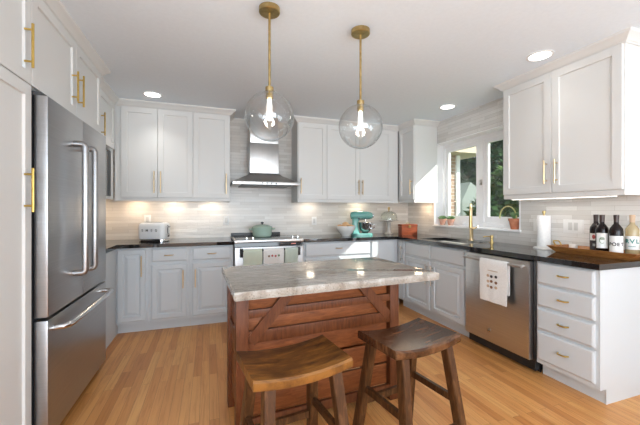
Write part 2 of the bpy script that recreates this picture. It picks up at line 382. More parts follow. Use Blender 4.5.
mb = MB(); mb.box(XL, -1.2, YF-.1, YF, 0, ZC); mb.box(2.2, XR, YF-.1, YF, 0, ZC); mb.box(-1.2, 2.2, YF-.1, YF, 0, .3); mb.box(-1.2, 2.2, YF-.1, YF, 2.3, ZC)
struct('wall_rear', mb, M['paint'], smooth=0)
# kitchen window in the right wall
mb = MB(); t = .012
mb.box(XR-.004, XR+.2, WY1-t, WY1, WZ0, WZ1); mb.box(XR-.004, XR+.2, WY0, WY0+t, WZ0, WZ1); mb.box(XR-.004, XR+.2, WY0, WY1, WZ1, WZ1+t)
mb.box(XR-.022, XR+.2, WY0-.01, WY1+.01, WZ0-.02, WZ0, .003)
win = struct('window_1', mb, M['trim'], smooth=0)
xf = 3.075
mb = MB(); y0, y1, z0, z1 = WY0+t, WY1-t, WZ0, WZ1
for a, b, c, d in ((y0, y0+.05, z0, z1), (y1-.05, y1, z0, z1), (y0+.05, y1-.05, z0, z0+.055), (y0+.05, y1-.05, z1-.045, z1), (2.975, 3.045, z0+.055, z1-.045)): mb.box(xf, xf+.06, a, b, c, d)
mb.build('window_frame', M['trim'], win, smooth=0)
for a, b in ((y0+.05, 2.975), (3.045, y1-.05)):
    mb = MB(); q0, q1 = z0+.055, z1-.045; s_ = .052
    for c, d, e_, f_ in ((a, a+s_, q0, q1), (b-s_, b, q0, q1), (a+s_, b-s_, q0, q0+.07), (a+s_, b-s_, q1-.055, q1)): mb.box(xf+.012, xf+.048, c, d, e_, f_)
    sh = mb.build('window_sash', M['trim'], win, smooth=0)
    MB().box(xf+.028, xf+.031, a+s_, b-s_, q0+.07, q1-.055).build('window_pane', M['pane'], sh, smooth=0)
mb = MB(); mb.box(xf-.006, xf+.001, 2.992, 3.028, 1.56, 1.625, .002); mb.tube([(xf-.012, 3.01, 1.59), (xf-.02, 3.01, 1.56)], .006, 8); mb.build('window_latch', M['nickel'], win)
mb = MB()
for yy in (2.72, 3.30): mb.box(xf-.01, xf, yy-.035, yy+.035, z0+.02, z0+.042, .003); mb.tube([(xf-.012, yy, z0+.03), (xf-.03, yy-.045, z0+.028)], .005, 8)
mb.build('window_crank', M['trim'], win)

# ------------------------------------------------------------------ left run: pantry, fridge, cupboard over it
FP = Face('left', -.87)
g_tall = 'left wall cabinets'
def cab(name, label, cat, loc, group): return thing(name, label, cat, loc, 0, group)
pan = thing('pantry_cabinet', 'tall white pantry cabinet at the left edge, left of the steel refrigerator', 'cabinet', (-1.19, 1.5, 0))
carcass(FP, 1.0, 2.012, .10, 2.40, .625, M['upper'], pan, toe=.06)
for a0, a1 in ((1.0, 1.503), (1.503, 2.012)):
    d = front(FP, a0, a1, .105, 1.885, 'shaker', M['upper'], pan)
    if a1 > 1.9: bar_handle(FP, 1.943, 1.248, 1.462, M['brass'], d)
    d = front(FP, a0, a1, 1.888, 2.389, 'shaker', M['upper'], pan)
    if a1 > 1.9: bar_handle(FP, 1.943, 1.953, 2.169, M['brass'], d)
crown([(-.87, 1.0), (-.87, 2.012)], pan, M['upper'])
ofc = thing('wall_cabinet', 'white two-door cabinet directly above the steel refrigerator', 'cabinet', (-1.19, 2.58, 1.89))
carcass(FP, 2.014, 3.16, 1.885, 2.40, .625, M['upper'], ofc)
d = front(FP, 2.014, 2.592, 1.888, 2.389, 'shaker', M['upper'], ofc); bar_handle(FP, 2.515, 1.973, 2.168, M['brass'], d)
d = front(FP, 2.592, 3.115, 1.888, 2.389, 'shaker', M['upper'], ofc); bar_handle(FP, 2.615, 1.965, 2.178, M['brass'], d)
crown([(-.87, 2.012), (-.87, 3.16), (-.97, 3.16)], ofc, M['upper'])
# refrigerator
fr = thing('refrigerator', 'stainless steel french-door refrigerator with bottom freezer drawer', 'refrigerator', (-1.15, 2.525, 0))
FF = Face('left', -.852)
mb = MB(); mb.box(-1.49, -.86, 2.035, 3.015, .05, 1.845, .004); mb.build('body', M['dark'], fr)
def slab(F, a0, a1, z0, z1, th, m, parent, name, bv=.008):
    mb = MB(); F.box(mb, a0, a1, z0, z1, 0, th, bv); return mb.build(name, m, parent)
dl = slab(FF, 2.03, 2.523, .70, 1.85, .062, M['steel'], fr, 'door'); dr = slab(FF, 2.527, 3.02, .70, 1.85, .062, M['steel'], fr, 'door')
fz = slab(FF, 2.03, 3.02, .055, .685, .062, M['steel'], fr, 'freezer_drawer')
def arch(F, pts, r, m, parent):
    mb = MB(); mb.tube([F.P(*p) for p in pts], r, 12); return mb.build('handle', m, parent)
for a, dd in ((2.365, dl), (2.54, dr)):
    mb = MB(); mb.tube([FF.P(a, .87, .062), FF.P(a, .870, .106), FF.P(a, .874, .118), FF.P(a, .886, .124), FF.P(a, 1.650, .124), FF.P(a, 1.662, .118), FF.P(a, 1.667, .106), FF.P(a, 1.667, .062)], .019, 14)
    mb.build('handle', M['steel'], dd)
mb = MB(); mb.tube([FF.P(2.09, .63, .062), FF.P(2.092, .632, .11), FF.P(2.11, .633, .128), FF.P(2.14, .634, .134), FF.P(2.88, .634, .134), FF.P(2.91, .633, .128), FF.P(2.928, .632, .11), FF.P(2.93, .63, .062)], .016, 12); mb.build('handle', M['chrome'], fz)
for a in (2.08, 2.97):
    mb = MB(); FF.box(mb, a-.04, a+.04, 1.846, 1.872, -.12, .03, .005); mb.build('hinge_cover', M['dark'], fr)
for a in (2.07, 2.985): MB().lathe([(.02, 0), (.02, .05)], FF.P(a, 0, .0), 12).build('foot', M['dark'], fr)
# corner upper on the left with built-in microwave
FM = Face('left', -.975)
mwc = thing('wall_cabinet', 'white corner cabinet with a niche, between refrigerator and back wall', 'cabinet', (-1.24, 3.6, 1.37))
mb = MB(); FM.box(mb, 3.165, 3.983, 1.895, 2.40, 0, -.53); FM.box(mb, 3.165, 3.20, 1.375, 1.895, 0, -.53); FM.box(mb, 3.86, 3.983, 1.375, 1.895, 0, -.53); FM.box(mb, 3.20, 3.86, 1.375, 1.40, 0, -.53)
mb.build('body', M['upper'], mwc, smooth=0)
d = front(FM, 3.42, 3.955, 1.90, 2.389, 'shaker', M['upper'], mwc); bar_handle(FM, 3.487, 1.955, 2.17, M['brass'], d)
crown([(-.975, 3.162), (-.975, 3.995)], mwc, M['upper'])
mw = thing('microwave', 'black glass fronted microwave in the niche beside the refrigerator', 'microwave', (-1.2, 3.53, 1.40))
mb = MB(); FM.box(mb, 3.21, 3.85, 1.402, 1.87, -.03, -.45, .004); mb.build('body', M['dark'], mw)
slab(FM, 3.21, 3.72, 1.405, 1.868, .012, M['blackglass'], mw, 'door', .003); slab(FM, 3.723, 3.85, 1.405, 1.868, .012, M['black'], mw, 'control_panel', .003)

# ------------------------------------------------------------------ back wall uppers
FU = Face('back', 3.995)
ul = thing('wall_cabinet', 'white three-door shaker cabinet left of the range hood', 'cabinet', (-.35, 4.15, 1.37))
carcass(FU, -.965, .235, 1.395, 2.40, .31, M['upper'], ul)
for a0, a1, h in ((-.905, -.547, -.578), (-.547, -.179, -.512), (-.179, .229, .188)):
    d = front(FU, a0, a1, 1.400, 2.389, 'shaker', M['upper'], ul); bar_handle(FU, h, 1.45, 1.69, M['champagne'], d)
mb = MB(); FU.box(mb, -.965, .235, 1.362, 1.395, .012, -.008); mb.box(.217, .235, 4.0, 4.305, 1.362, 1.395); mb.build('light_rail', M['upper'], ul, smooth=0)
crown([(-.975, 3.995), (.235, 3.995), (.235, 4.305)], ul, M['upper'])
ur = thing('wall_cabinet', 'white three-door shaker cabinet right of the range hood', 'cabinet', (1.8, 4.15, 1.37))
carcass(FU, 1.068, 2.555, 1.395, 2.40, .31, M['upper'], ur)
for a0, a1, h in ((1.074, 1.465, 1.105), (1.465, 1.945, 1.915), (1.945, 2.447, 1.975)):
    d = front(FU, a0, a1, 1.400, 2.389, 'shaker', M['upper'], ur); bar_handle(FU, h, 1.47, 1.67, M['champagne'], d)
mb = MB(); FU.box(mb, 1.068, 2.555, 1.362, 1.395, .012, -.008); mb.box(1.068, 1.086, 4.0, 4.305, 1.362, 1.395); mb.build('light_rail', M['upper'], ur, smooth=0)
crown([(1.068, 4.305), (1.068, 3.995), (2.575, 3.995)], ur, M['upper'])
FC = Face('right', 2.58)
uc = thing('wall_cabinet', 'white single-door corner cabinet left of the window', 'cabinet', (2.75, 3.9, 1.37))
mb = MB(); mb.box(2.58, 2.935, 3.62, 3.99, 1.395, 2.40); mb.box(2.60, 2.935, 3.997, 4.305, 1.395, 2.40); mb.build('body', M['upper'], uc, smooth=0)
d = front(FC, 3.626, 3.97, 1.400, 2.389, 'shaker', M['upper'], uc); bar_handle(FC, 3.66, 1.47, 1.67, M['champagne'], d)
mb = MB(); mb.box(2.568, 2.588, 3.62, 3.99, 1.362, 1.395); mb.box(2.588, 2.935, 3.62, 3.638, 1.362, 1.395); mb.build('light_rail', M['upper'], uc, smooth=0)
crown([(2.935, 3.62), (2.58, 3.62), (2.58, 3.99)], uc, M['upper'], side=-1)
FR_ = Face('right', 2.66)
rr = thing('wall_cabinet', 'large white two-door cabinet on the right wall, right of the window', 'cabinet', (2.8, 1.86, 1.37))
carcass(FR_, 1.385, 2.327, 1.395, 2.40, .275, M['upper'], rr)
d = front(FR_, 1.87, 2.324, 1.400, 2.389, 'shaker', M['upper'], rr); bar_handle(FR_, 1.905, 1.475, 1.665, M['champagne'], d)
d = front(FR_, 1.390, 1.87, 1.400, 2.389, 'shaker', M['upper'], rr); bar_handle(FR_, 1.82, 1.475, 1.665, M['champagne'], d)
mb = MB(); mb.box(2.655, 2.675, 1.385, 2.327, 1.362, 1.395); mb.box(2.675, 2.935, 1.385, 1.403, 1.362, 1.395); mb.box(2.675, 2.935, 2.309, 2.327, 1.362, 1.395); mb.build('light_rail', M['upper'], rr, smooth=0)
crown([(2.935, 1.385), (2.66, 1.385), (2.66, 2.327), (2.935, 2.327)], rr, M['upper'], side=-1)

# ------------------------------------------------------------------ base cabinets
FB = Face('back', 3.712); FX = Face('right', 2.367)
CT, CB = .914, .876
lb = thing('base_cabinet', 'grey corner base cabinet with plain side panel beside the refrigerator', 'cabinet', (-1.19, 3.4, 0))
mb = MB(); mb.box(-1.50, -.885, 3.05, 4.30, .0, CB-.001); mb.build('body', M['base'], lb, smooth=0)
b1 = thing('base_cabinet', 'grey base cabinet with one full-height door below the toaster', 'cabinet', (-.74, 4.0, 0))
carcass(FB, -.884, -.592, .10, CB, .58, M['base'], b1, toe=.06)
d = front(FB, -.872, -.616, .128, .862, 'raised', M['base'], b1); bar_handle(FB, -.652, .585, .795, M['champagne'], d)
b2 = thing('base_cabinet', 'grey base cabinet with drawer and door, second left of the range', 'cabinet', (-.40, 4.0, 0))
carcass(FB, -.590, -.199, .10, CB, .58, M['base'], b2, toe=.06)
d = front(FB, -.565, -.223, .722, .862, 'drawer', M['base'], b2, 'drawer'); pull(FB, -.40, .79, M['champagne'], d, .085)
d = front(FB, -.565, -.223, .128, .695, 'raised', M['base'], b2); bar_handle(FB, -.262, .44, .63, M['champagne'], d)
b3 = thing('base_cabinet', 'grey base cabinet with drawer and door, immediately left of the range', 'cabinet', (.02, 4.0, 0))
carcass(FB, -.197, .252, .10, CB, .58, M['base'], b3, toe=.06)
d = front(FB, -.172, .226, .722, .862, 'drawer', M['base'], b3, 'drawer'); pull(FB, .027, .79, M['champagne'], d, .085)
d = front(FB, -.172, .226, .128, .695, 'raised', M['base'], b3); bar_handle(FB, -.142, .44, .63, M['champagne'], d)
b4 = thing('base_cabinet', 'grey base cabinet with one wide drawer, right of the range', 'cabinet', (1.5, 4.0, 0))
carcass(FB, 1.062, 1.968, .10, CB, .58, M['base'], b4, toe=.06)
d = front(FB, 1.086, 1.955, .70, .862, 'drawer', M['base'], b4, 'drawer'); pull(FB, 1.52, .79, M['champagne'], d, .085)
for a0, a1, h in ((1.086, 1.52, 1.48), (1.52, 1.955, 1.56)):
    d = front(FB, a0, a1, .128, .675, 'raised', M['base'], b4); bar_handle(FB, h, .44, .63, M['champagne'], d)
b5 = thing('base_cabinet', 'narrow grey corner base cabinet below the stand mixer and cake stand', 'cabinet', (2.15, 4.0, 0))
mb = MB(); mb.box(1.970, 2.365, 3.712, 4.30, .10, CB-.001); mb.box(2.366, 2.93, 3.665, 4.30, .10, CB-.001); mb.box(1.970, 2.43, 3.772, 3.79, 0, .10); mb.build('body', M['base'], b5, smooth=0)
front(FB, 1.978, 2.30, .128, .862, 'slab', M['base'], b5)
b6 = thing('base_cabinet', 'narrow grey base cabinet with tall door beside the inner corner', 'cabinet', (2.65, 3.59, 0))
carcass(FX, 3.518, 3.663, .10, CB, .55, M['base'], b6, toe=.06)
d = front(FX, 3.535, 3.655, .128, .862, 'slab', M['base'], b6); bar_handle(FX, 3.56, .61, .80, M['nickel'], d)
b7 = thing('base_cabinet', 'long grey two-door base cabinet under the kitchen sink', 'cabinet', (2.65, 3.0, 0))
carcass(FX, 2.482, 3.516, .10, CB, .55, M['base'], b7, toe=.06)
for a0, a1, h in ((3.03, 3.50, 3.06), (2.507, 3.0, 2.965)):
    front(FX, a0, a1, .705, .862, 'drawer', M['base'], b7, 'drawer_front')
    d = front(FX, a0, a1, .128, .68, 'raised', M['base'], b7); bar_handle(FX, h, .42, .645, M['nickel'], d)
b8 = thing('base_cabinet', 'grey four-drawer base cabinet at the right end of the counter', 'cabinet', (2.65, 1.57, 0))
carcass(FX, 1.366, 1.783, .10, CB, .55, M['base'], b8, toe=.0)
mb = MB(); mb.box(2.43, 2.917, 1.366, 1.783, 0, .099); mb.build('toe_kick', M['base'], b8, smooth=0)
mb = MB(); mb.box(2.366, 2.935, 1.362, 1.3655, .099, CB); mb.box(2.425, 2.935, 1.362, 1.3655, 0, .099); mb.build('side_panel', M['base'], b8, smooth=0)
for z0, z1 in ((.708, .866), (.538, .694), (.363, .521), (.131, .346)):
    d = front(FX, 1.385, 1.772, z0, z1, 'drawer', M['base'], b8, 'drawer'); pull(FX, 1.577, (z0+z1)/2+.005, M['brass'], d, .068)

# ------------------------------------------------------------------ countertops
mb = MB(); mb.prism([(-1.505, 3.05), (-.868, 3.05), (-.868, 3.672), (.256, 3.672), (.256, 4.305), (-1.505, 4.305)], CB, CT)
c1 = tag(mb.build('countertop', M['black_granite']), 'polished black countertop holding the toaster, left of the range', 'countertop')
mb = MB(); mb.box(1.058, 2.328, 3.672, 4.305, CB, CT)
SX0, SX1, SY0, SY1 = 2.43, 2.80, 2.62, 3.32
mb.box(2.328, 2.935, SY1, 4.305, CB, CT); mb.box(2.328, 2.935, 1.345, SY0, CB, CT); mb.box(2.328, SX0, SY0, SY1, CB, CT); mb.box(SX1, 2.935, SY0, SY1, CB, CT)
c2 = tag(mb.build('countertop', M['black_granite'], smooth=0), 'polished black countertop with the sink, right of the range', 'countertop')
# sink
mb = MB()
mb.box(SX0-.012, SX0, SY0-.012, SY1+.012, .70, CB-.001); mb.box(SX1, SX1+.012, SY0-.012, SY1+.012, .70, CB-.001); mb.box(SX0, SX1, SY0-.012, SY0, .70, CB-.001); mb.box(SX0, SX1, SY1, SY1+.012, .70, CB-.001); mb.box(SX0-.012, SX1+.012, SY0-.012, SY1+.012, .69, .70)
sk = thing('kitchen_sink', 'white undermounted kitchen sink below the window', 'sink', (2.61, 2.97, .69))
mb.build('basin', M['ceramic'], sk, smooth=0)
MB().lathe([(.04, .7005), (.04, .704), (.03, .704), (.028, .702)], (2.61, 2.97, 0), 20).build('drain', M['nickel'], sk)

# ------------------------------------------------------------------ dishwasher
dw = thing('dishwasher', 'stainless steel dishwasher with a bar handle in the right counter run', 'dishwasher', (2.6, 2.13, 0))
FD = Face('right', 2.365)
mb = MB(); mb.box(2.372, 2.92, 1.80, 2.465, .02, .868); mb.build('body', M['black'], dw, smooth=0)
mb = MB(); mb.box(2.43, 2.44, 1.80, 2.47, .0, .12); mb.build('toe_kick', M['black'], dw, smooth=0)
dd = slab(FD, 1.812, 2.463, .105, .862, .042, M['steel_dw'], dw, 'door', .004)
mb = MB(); F2 = Face('right', 2.323); mb.tube([F2.P(1.84, .822, .045), F2.P(2.44, .822, .045)], .0125, 12)
for a in (1.86, 2.42): mb.tube([F2.P(a, .822, 0), F2.P(a, .822, .045)], .010, 10)
mb.build('handle', M['steel_dw'], dd)
mb = MB(); mb.lathe([(.019, 0), (.019, .002), (.015, .003)], (2.3225, 2.19, .205), 24, axis='x'); em = mb.build('emblem', M['nickel'], dd)
text('emblem_lettering', 'GE', .017, (2.3185, 2.19, .205), facing((-1, 0, 0)), M['dark'], em)
mb = MB(); mb.box(2.368, 2.372, 1.785, 1.812, .1, .872); mb.build('side_gap', M['black'], dw, smooth=0)

# ------------------------------------------------------------------ range
rg = thing('range', 'stainless steel slide-in kitchen range below the hood', 'range', (.657, 4.0, 0))
rx0, rx1 = .262, 1.052
mb = MB(); mb.box(rx0, rx1, 3.71, 4.27, .06, .90); mb.build('body', M['black'], rg, smooth=0)
mb = MB(); mb.box(rx0, rx1, 3.648, 4.27, .893, .922, .004); mb.build('cooktop_frame', M['steel_h'], rg)
mb = MB(); mb.box(rx0+.02, rx1-.02, 3.79, 4.235, .922, .927, .002); mb.build('cooktop_glass', mat('smoked_ceramic_glass', (.16, .16, .16), .07, .5), rg)
mb = MB(); mb.box(rx0+.0, rx1-.15, 4.272, 4.298, .90, .966, .004); mb.build('back_trim', M['black'], rg)
# sloping control panel: steel lip above a black strip
mb = MB(); mb.loops([[(x, 3.650, .892), (x, 3.71, .892), (x, 3.71, .845), (x, 3.646, .850)] for x in (rx0, rx1)]); cp = mb.build('control_panel', M['blackglass'], rg, smooth=0)
mb = MB(); mb.box(.90, .955, 3.6455, 3.649, .866, .877); mb.build('display', emit('range_display', (.75, .25, .2), .25), cp, smooth=0)
for kx, ky in ((.40, 3.72), (.47, 3.72), (.94, 3.745), (1.005, 3.745)):
    mb = MB(); mb.lathe([(.021, .922), (.021, .930), (.016, .932), (.014, .952), (.010, .955)], (kx, ky, 0), 18); mb.build('knob', M['chrome'], rg)
mb = MB(); mb.box(rx0+.004, rx1-.004, 3.655, 3.708, .22, .842, .004); od = mb.build('oven_door', M['steel'], rg)
mb = MB(); mb.box(rx0+.12, rx1-.12, 3.652, 3.656, .33, .62); mb.build('oven_window', M['blackglass'], od, smooth=0)
mb = MB(); mb.tube([(rx0+.055, 3.60, .815), (rx1-.055, 3.60, .815)], .013, 12)
for x in (rx0+.07, rx1-.07): mb.box(x-.016, x+.016, 3.594, 3.656, .74, .835, .004)
mb.build('handle', M['black'], od)
mb = MB(); mb.box(rx0+.004, rx1-.004, 3.66, 3.708, .07, .21, .004); mb.build('drawer', M['steel_h'], rg)
def drape(name, label, axis_box, m, cat='towel', group=None, top=.815, drop=.36, off=.016, F=None, a0=0, a1=1, w_=0., lift=.0):
    # cloth folded over a bar: front flap, over the bar, short back flap
    root = thing(name, label, cat, F.P((a0+a1)/2, top, w_), 0, group)
    prof = []
    for i in range(9): prof.append((off+.003*math.sin(i*1.1), top-drop+drop*i/8))
    for k in range(1, 8): an = math.pi*k/8; prof.append((off*math.cos(an), top+off*math.sin(an)))
    for i in range(7): prof.append((-off, top-drop*.75*i/6))
    th = .0035; outer = prof; inner = []
    for i, (a, z) in enumerate(prof):
        p, q = prof[max(i-1, 0)], prof[min(i+1, len(prof)-1)]; dx, dz = q[0]-p[0], q[1]-p[1]; L = math.hypot(dx, dz) or 1
        inner.append((a-dz/L*th, z+dx/L*th))
    ring = outer+inner[::-1]; N = 10; rings = []
    for j in range(N+1):
        a = a0+(a1-a0)*j/N; wob = .003*math.sin(j*1.7)
        rings.append([F.P(a, z, w_+x+(wob*(top-z)/drop if z < top else 0)) for x, z in ring])
    MB().loops(rings).build('cloth', m, root, smooth=50)
    return root
FO = Face('back', 3.60)
g = 'towels on the oven handle'
drape('kitchen_towel', 'green striped towel at the left of the oven handle', None, M['towel_green'], group=g, F=FO, a0=.352, a1=.555)
tw = drape('kitchen_towel', 'white towel with small rose print in the middle of the oven handle', None, M['towel_white'], group=g, F=FO, a0=.57, a1=.80, drop=.34)
for i in range(4):
    MB().sphere((.63+.037*i, 3.5795, .745+.004*(i % 2)), .012, 10, 6, (1, .12, 1)).build('printed_flower', M[('inkbrown', 'inkred', 'inkred', 'inkgreen')[i]], tw)
drape('kitchen_towel', 'sage striped towel at the right of the oven handle', None, M['towel_sage'], group=g, F=FO, a0=.815, a1=.965)
FDW = Face('right', 2.278)
tw = drape('kitchen_towel', 'white towel with food print hanging on the dishwasher handle', None, M['towel_white'], F=FDW, a0=1.955, a1=2.230, top=.824, drop=.345)
cc = ['inktan', 'inkdark', 'inkdark', 'inktan', 'inkbrown', 'inkbrown', 'inktan', 'inkbrown', 'inktan']
for i in range(9):
    MB().sphere((2.256, 2.135-.042*(i % 3)+.004*((i*5) % 3), .70-.045*(i//3)-.004*(i % 2)), .0165, 10, 6, (.12, .9, .75)).build('printed_motif', M[cc[i]], tw)
mb = MB(); mb.box(2.256, 2.2585, 2.04, 2.14, .742, .747); mb.build('printed_line', M['inktan'], tw)

# ------------------------------------------------------------------ range hood
hd = thing('range_hood', 'stainless steel chimney range hood above the range', 'range hood', (.645, 4.1, 1.56))
hx0, hx1, hy0 = .252, 1.046, 3.80
mb = MB(); mb.box(hx0, hx1, hy0, 4.30, 1.563, 1.597, .003); mb.build('canopy_lip', M['steel_h'], hd)
cx0, cx1, cy0 = .472, .832, 4.03
mb = MB(); mb.loops([[(hx0+.004, hy0+.004, 1.597), (hx1-.004, hy0+.004, 1.597), (hx1-.004, 4.30, 1.597), (hx0+.004, 4.30, 1.597)], [(cx0-.03, cy0-.035, 1.692), (cx1+.03, cy0-.035, 1.692), (cx1+.03, 4.30, 1.692), (cx0-.03, 4.30, 1.692)], [(cx0-.006, cy0-.006, 1.722), (cx1+.006, cy0-.006, 1.722), (cx1+.006, 4.30, 1.722), (cx0-.006, 4.30, 1.722)]]); mb.build('canopy', M['steel_h'], hd, smooth=0)
mb = MB(); mb.box(cx0, cx1, cy0, 4.30, 1.722, 2.10, .003); mb.box(cx0+.006, cx1-.006, cy0+.006, 4.30, 2.10, 2.453, .003); mb.build('chimney', M['steel_h'], hd)
mb = MB(); mb.box(hx0+.10, hx1-.10, hy0+.03, 4.26, 1.552, 1.563); mb.build('filter', M['black'], hd, smooth=0)
for i in range(4):
    MB().lathe([(.009, 0), (.009, .004), (.006, .006)], (.59+.055*i, hy0, 1.578), 12, axis='y').build('button', M['black'], hd)

# ------------------------------------------------------------------ island
isl = thing('kitchen_island', 'stained wood kitchen island with a beige granite top', 'island', (.70, 1.9, 0), R(4.0))
def L(x, y): return (x, y)
mb = MB(); s0 = (-.60, -.365, .60, .345); zt, th = .885, .042
n = 40; ring = []
def edge(p, q, n, amp):
    out = []
    for i in range(n):
        t_ = i/n; x = p[0]+(q[0]-p[0])*t_; y = p[1]+(q[1]-p[1])*t_; nx, ny = (q[1]-p[1]), -(q[0]-p[0]); l_ = math.hypot(nx, ny)
        k = random.uniform(-amp, amp) if 0 < i else 0; out.append((x+nx/l_*k, y+ny/l_*k))
    return out

def ringat(z, inset, amp):
    B = [(-.622+inset, s0[1]+inset), (.568-inset, s0[1]+inset), (.578-inset, s0[3]-inset), (-.602+inset, s0[3]-inset)]
    r_ = []
    for i in range(4): r_ += edge(B[i], B[(i+1) % 4], (50, 30)[i % 2], amp)
    return [(x, y, z) for x, y in r_]
mb.loops([ringat(zt-th, .004, .001), ringat(zt-th*.7, 0, .0022), ringat(zt-th*.3, 0, .0022), ringat(zt-.003, .001, .001), ringat(zt, .004, .0)])
mb.build('granite_top', M['granite'], isl, local=True, smooth=40)
bx0, bx1, by0, by1, bz = -.57, .493, -.075, .33, zt-th-.001
ps = .068
for x, y in ((bx0, by0), (bx1-ps, by0), (bx0, by1-ps), (bx1-ps, by1-ps)):
    MB().box(x, x+ps, y, y+ps, 0, bz, .003).build('post', M['island_dark'], isl, local=True)
yb = by0+.028          # boards stand back from the posts
zs = [.10, .245, .39, .535, .69, bz]
for a, b in zip(zs, zs[1:]):
    MB().box(bx0+ps+.004, bx1-ps-.010, yb, yb+.018, a+.007, b-.007, .003).build('plank', M['island'], isl, local=True)
for a, b in ((.660, .705), (.520, .588), (.05, .105)):
    MB().box(bx0+ps, bx1-ps, by0+.006, yb, a, b, .002).build('rail', M['island_dark'], isl, local=True)
for p, q in (((bx0+ps+.010, .53), (bx0+ps+.29, bz-.006)), ((bx1-ps-.010, .56), (bx1-ps-.26, bz-.006))):
    MB().beam((p[0], by0+.012, p[1]), (q[0], by0+.012, q[1]), .062, .02, up=(0, 1, 0), bv=.002).build('brace', M['island_dark'], isl, local=True)
for x0, x1 in ((bx0+.02, bx0+.038), (bx1-.038, bx1-.02)):
    for a, b in zip(zs, zs[1:]): MB().box(x0, x1, by0+ps, by1-ps, a+.004, b-.004, .002).build('plank', M['island'], isl, local=True)
    MB().box(x0-.012 if x0 < 0 else x1, x0 if x0 < 0 else x1+.012, by0+ps, by1-ps, .50, .575, .002).build('rail', M['island_dark'], isl, local=True)
for a, b in zip(zs, zs[1:]): MB().box(bx0+ps, bx1-ps, by1-.046, by1-.028, a+.003, b-.003, .002).build('plank', M['island'], isl, local=True)

# ------------------------------------------------------------------ stools
def stool(label, loc, rz, seatm):
    st = thing('saddle_stool', label, 'stool', loc, rz, 'saddle stools at the island')
    mb = MB(); nx, ny = 16, 6; hw, hd_ = .217, .150; top = []; bot = []
    zf = lambda x: .597+.022*(x/hw)**2
    rings = []
    for i in range(nx+1):
        x = -hw+2*hw*i/nx; z = zf(x); t_ = .040
        rings.append([(x, -hd_+.004, z-t_), (x, -hd_, z-t_+.006), (x, -hd_, z-.008), (x, -hd_+.008, z), (x, hd_-.008, z), (x, hd_, z-.008), (x, hd_, z-t_+.006), (x, hd_-.004, z-t_)])
    mb.loops(rings); mb.build('seat', seatm, st, local=True, smooth=40)
    lp = {}
    for sx_ in (-1, 1):
        for sy_ in (-1, 1):
            a = Vector((sx_*.148, sy_*.115, .566)); b = Vector((sx_*.190, sy_*.205, 0)); lp[(sx_, sy_)] = (a, b)
            MB().beam(a, b, .046, .046, up=(0, 1, 0), bv=.003).build('leg', M['leg_wood'], st, local=True)
    def at(k, z): a, b = lp[k]; return a+(b-a)*((a.z-z)/a.z)
    for k0, k1, z in (((-1, -1), (-1, 1), .30), ((1, -1), (1, 1), .30), ((-1, -1), (1, -1), .18), ((-1, 1), (1, 1), .22)):
        MB().beam(at(k0, z), at(k1, z), .022, .036, bv=.002).build('stretcher', M['leg_wood'], st, local=True)
    return st
stool('worn amber-brown wooden saddle stool, the left one in front of the island', (.35, 1.385, 0), R(7.5), M['seat_amber'])
stool('dark brown wooden saddle stool, the right one at the island', (.985, 1.44, 0), R(9.5), M['seat_dark'])

# ------------------------------------------------------------------ pendants
def pendant(label, x, y):
    p = thing('pendant_light', label, 'pendant light', (x, y, ZC), 0, 'globe pendants over the island'); zc, r = 1.812, .146
    MB().lathe([(.062, ZC-.001), (.062, ZC-.026), (.058, ZC-.030), (.012, ZC-.032)], (x, y, 0), 32).build('canopy', M['antique'], p)
    MB().tube([(x, y, ZC-.03), (x, y, 1.985)], .0075, 12).build('rod', M['antique'], p)
    MB().lathe([(.010, 1.992), (.024, 1.985), (.025, 1.955), (.022, 1.952), (.022, 1.918), (.016, 1.915)], (x, y, 0), 24).build('socket', M['antique'], p)
    prof = []
    for i in range(25):
        t_ = -math.pi/2+math.pi*i/24; rr_ = r*math.cos(t_); z = zc+r*math.sin(t_)
        if i > 12 and rr_ < .028: prof.append((.028, zc+math.sqrt(r*r-.028**2))); prof.append((.028, zc+r+.006)); break
        prof.append((max(rr_, 1e-4), z))
    inner = [(max(q-.0028, 1e-4), z if q > .02 else z+.0028) for q, z in prof][::-1]
    MB().lathe(prof+inner, (x, y, 0), 40, False, False).build('globe_shade', M['glass'], p, smooth=60)
    b_ = MB().lathe([(.006, 1.788), (.013, 1.793), (.0155, 1.81), (.0155, 1.875), (.012, 1.905), (.012, 1.917)], (x, y, 0), 16).build('bulb', M['bulb'], p)
    return p
pendant('brass pendant with clear glass globe, the left one over the island', .337, 1.90)
pendant('brass pendant with clear glass globe, the right one over the island', .951, 1.935)
lamp('bulb_lamp', 'POINT', (.337, 1.90, 1.85), 3, (1, .9, .78), shadow_soft_size=.03); lamp('bulb_lamp', 'POINT', (.951, 1.935, 1.85), 3, (1, .9, .78), shadow_soft_size=.03)

# ------------------------------------------------------------------ recessed lights and under-cabinet lights
for lab, x, y, pw_ in (('round recessed ceiling light above the left wall cabinets', -.554, 3.70, 1.5), ('round recessed ceiling light in front of the right wall cabinet', 2.42, 1.80, .45), ('small round recessed ceiling light nearest the kitchen window', 2.60, 3.03, 1.2)):
    d = thing('recessed_light', lab, 'ceiling light', (x, y, ZC), 0, 'recessed ceiling lights')
    MB().lathe([(.092, ZC-.0005), (.092, ZC-.004), (.076, ZC-.007), (.074, ZC-.004)], (x, y, 0), 32, False, False).build('trim_ring', M['white'], d)
    MB().lathe([(.075, ZC-.0006), (.075, ZC-.0045)], (x, y, 0), 32).build('lens', M['lens'], d)
    lamp('downlight', 'AREA', (x, y, ZC-.012), pw_, (1, .96, .9), shape='DISK', size=.14, spread=R(95), direction=(0, 0, -1))
d = thing('led_strip', 'glowing led light strip under the right wall cabinet', 'light strip', (2.70, 1.86, 1.35))
MB().box(2.692, 2.708, 1.45, 2.28, 1.357, 1.394).build('housing', M['white'], d, smooth=0); MB().box(2.694, 2.706, 1.455, 2.275, 1.354, 1.357).build('diffuser', M['led'], d, smooth=0)
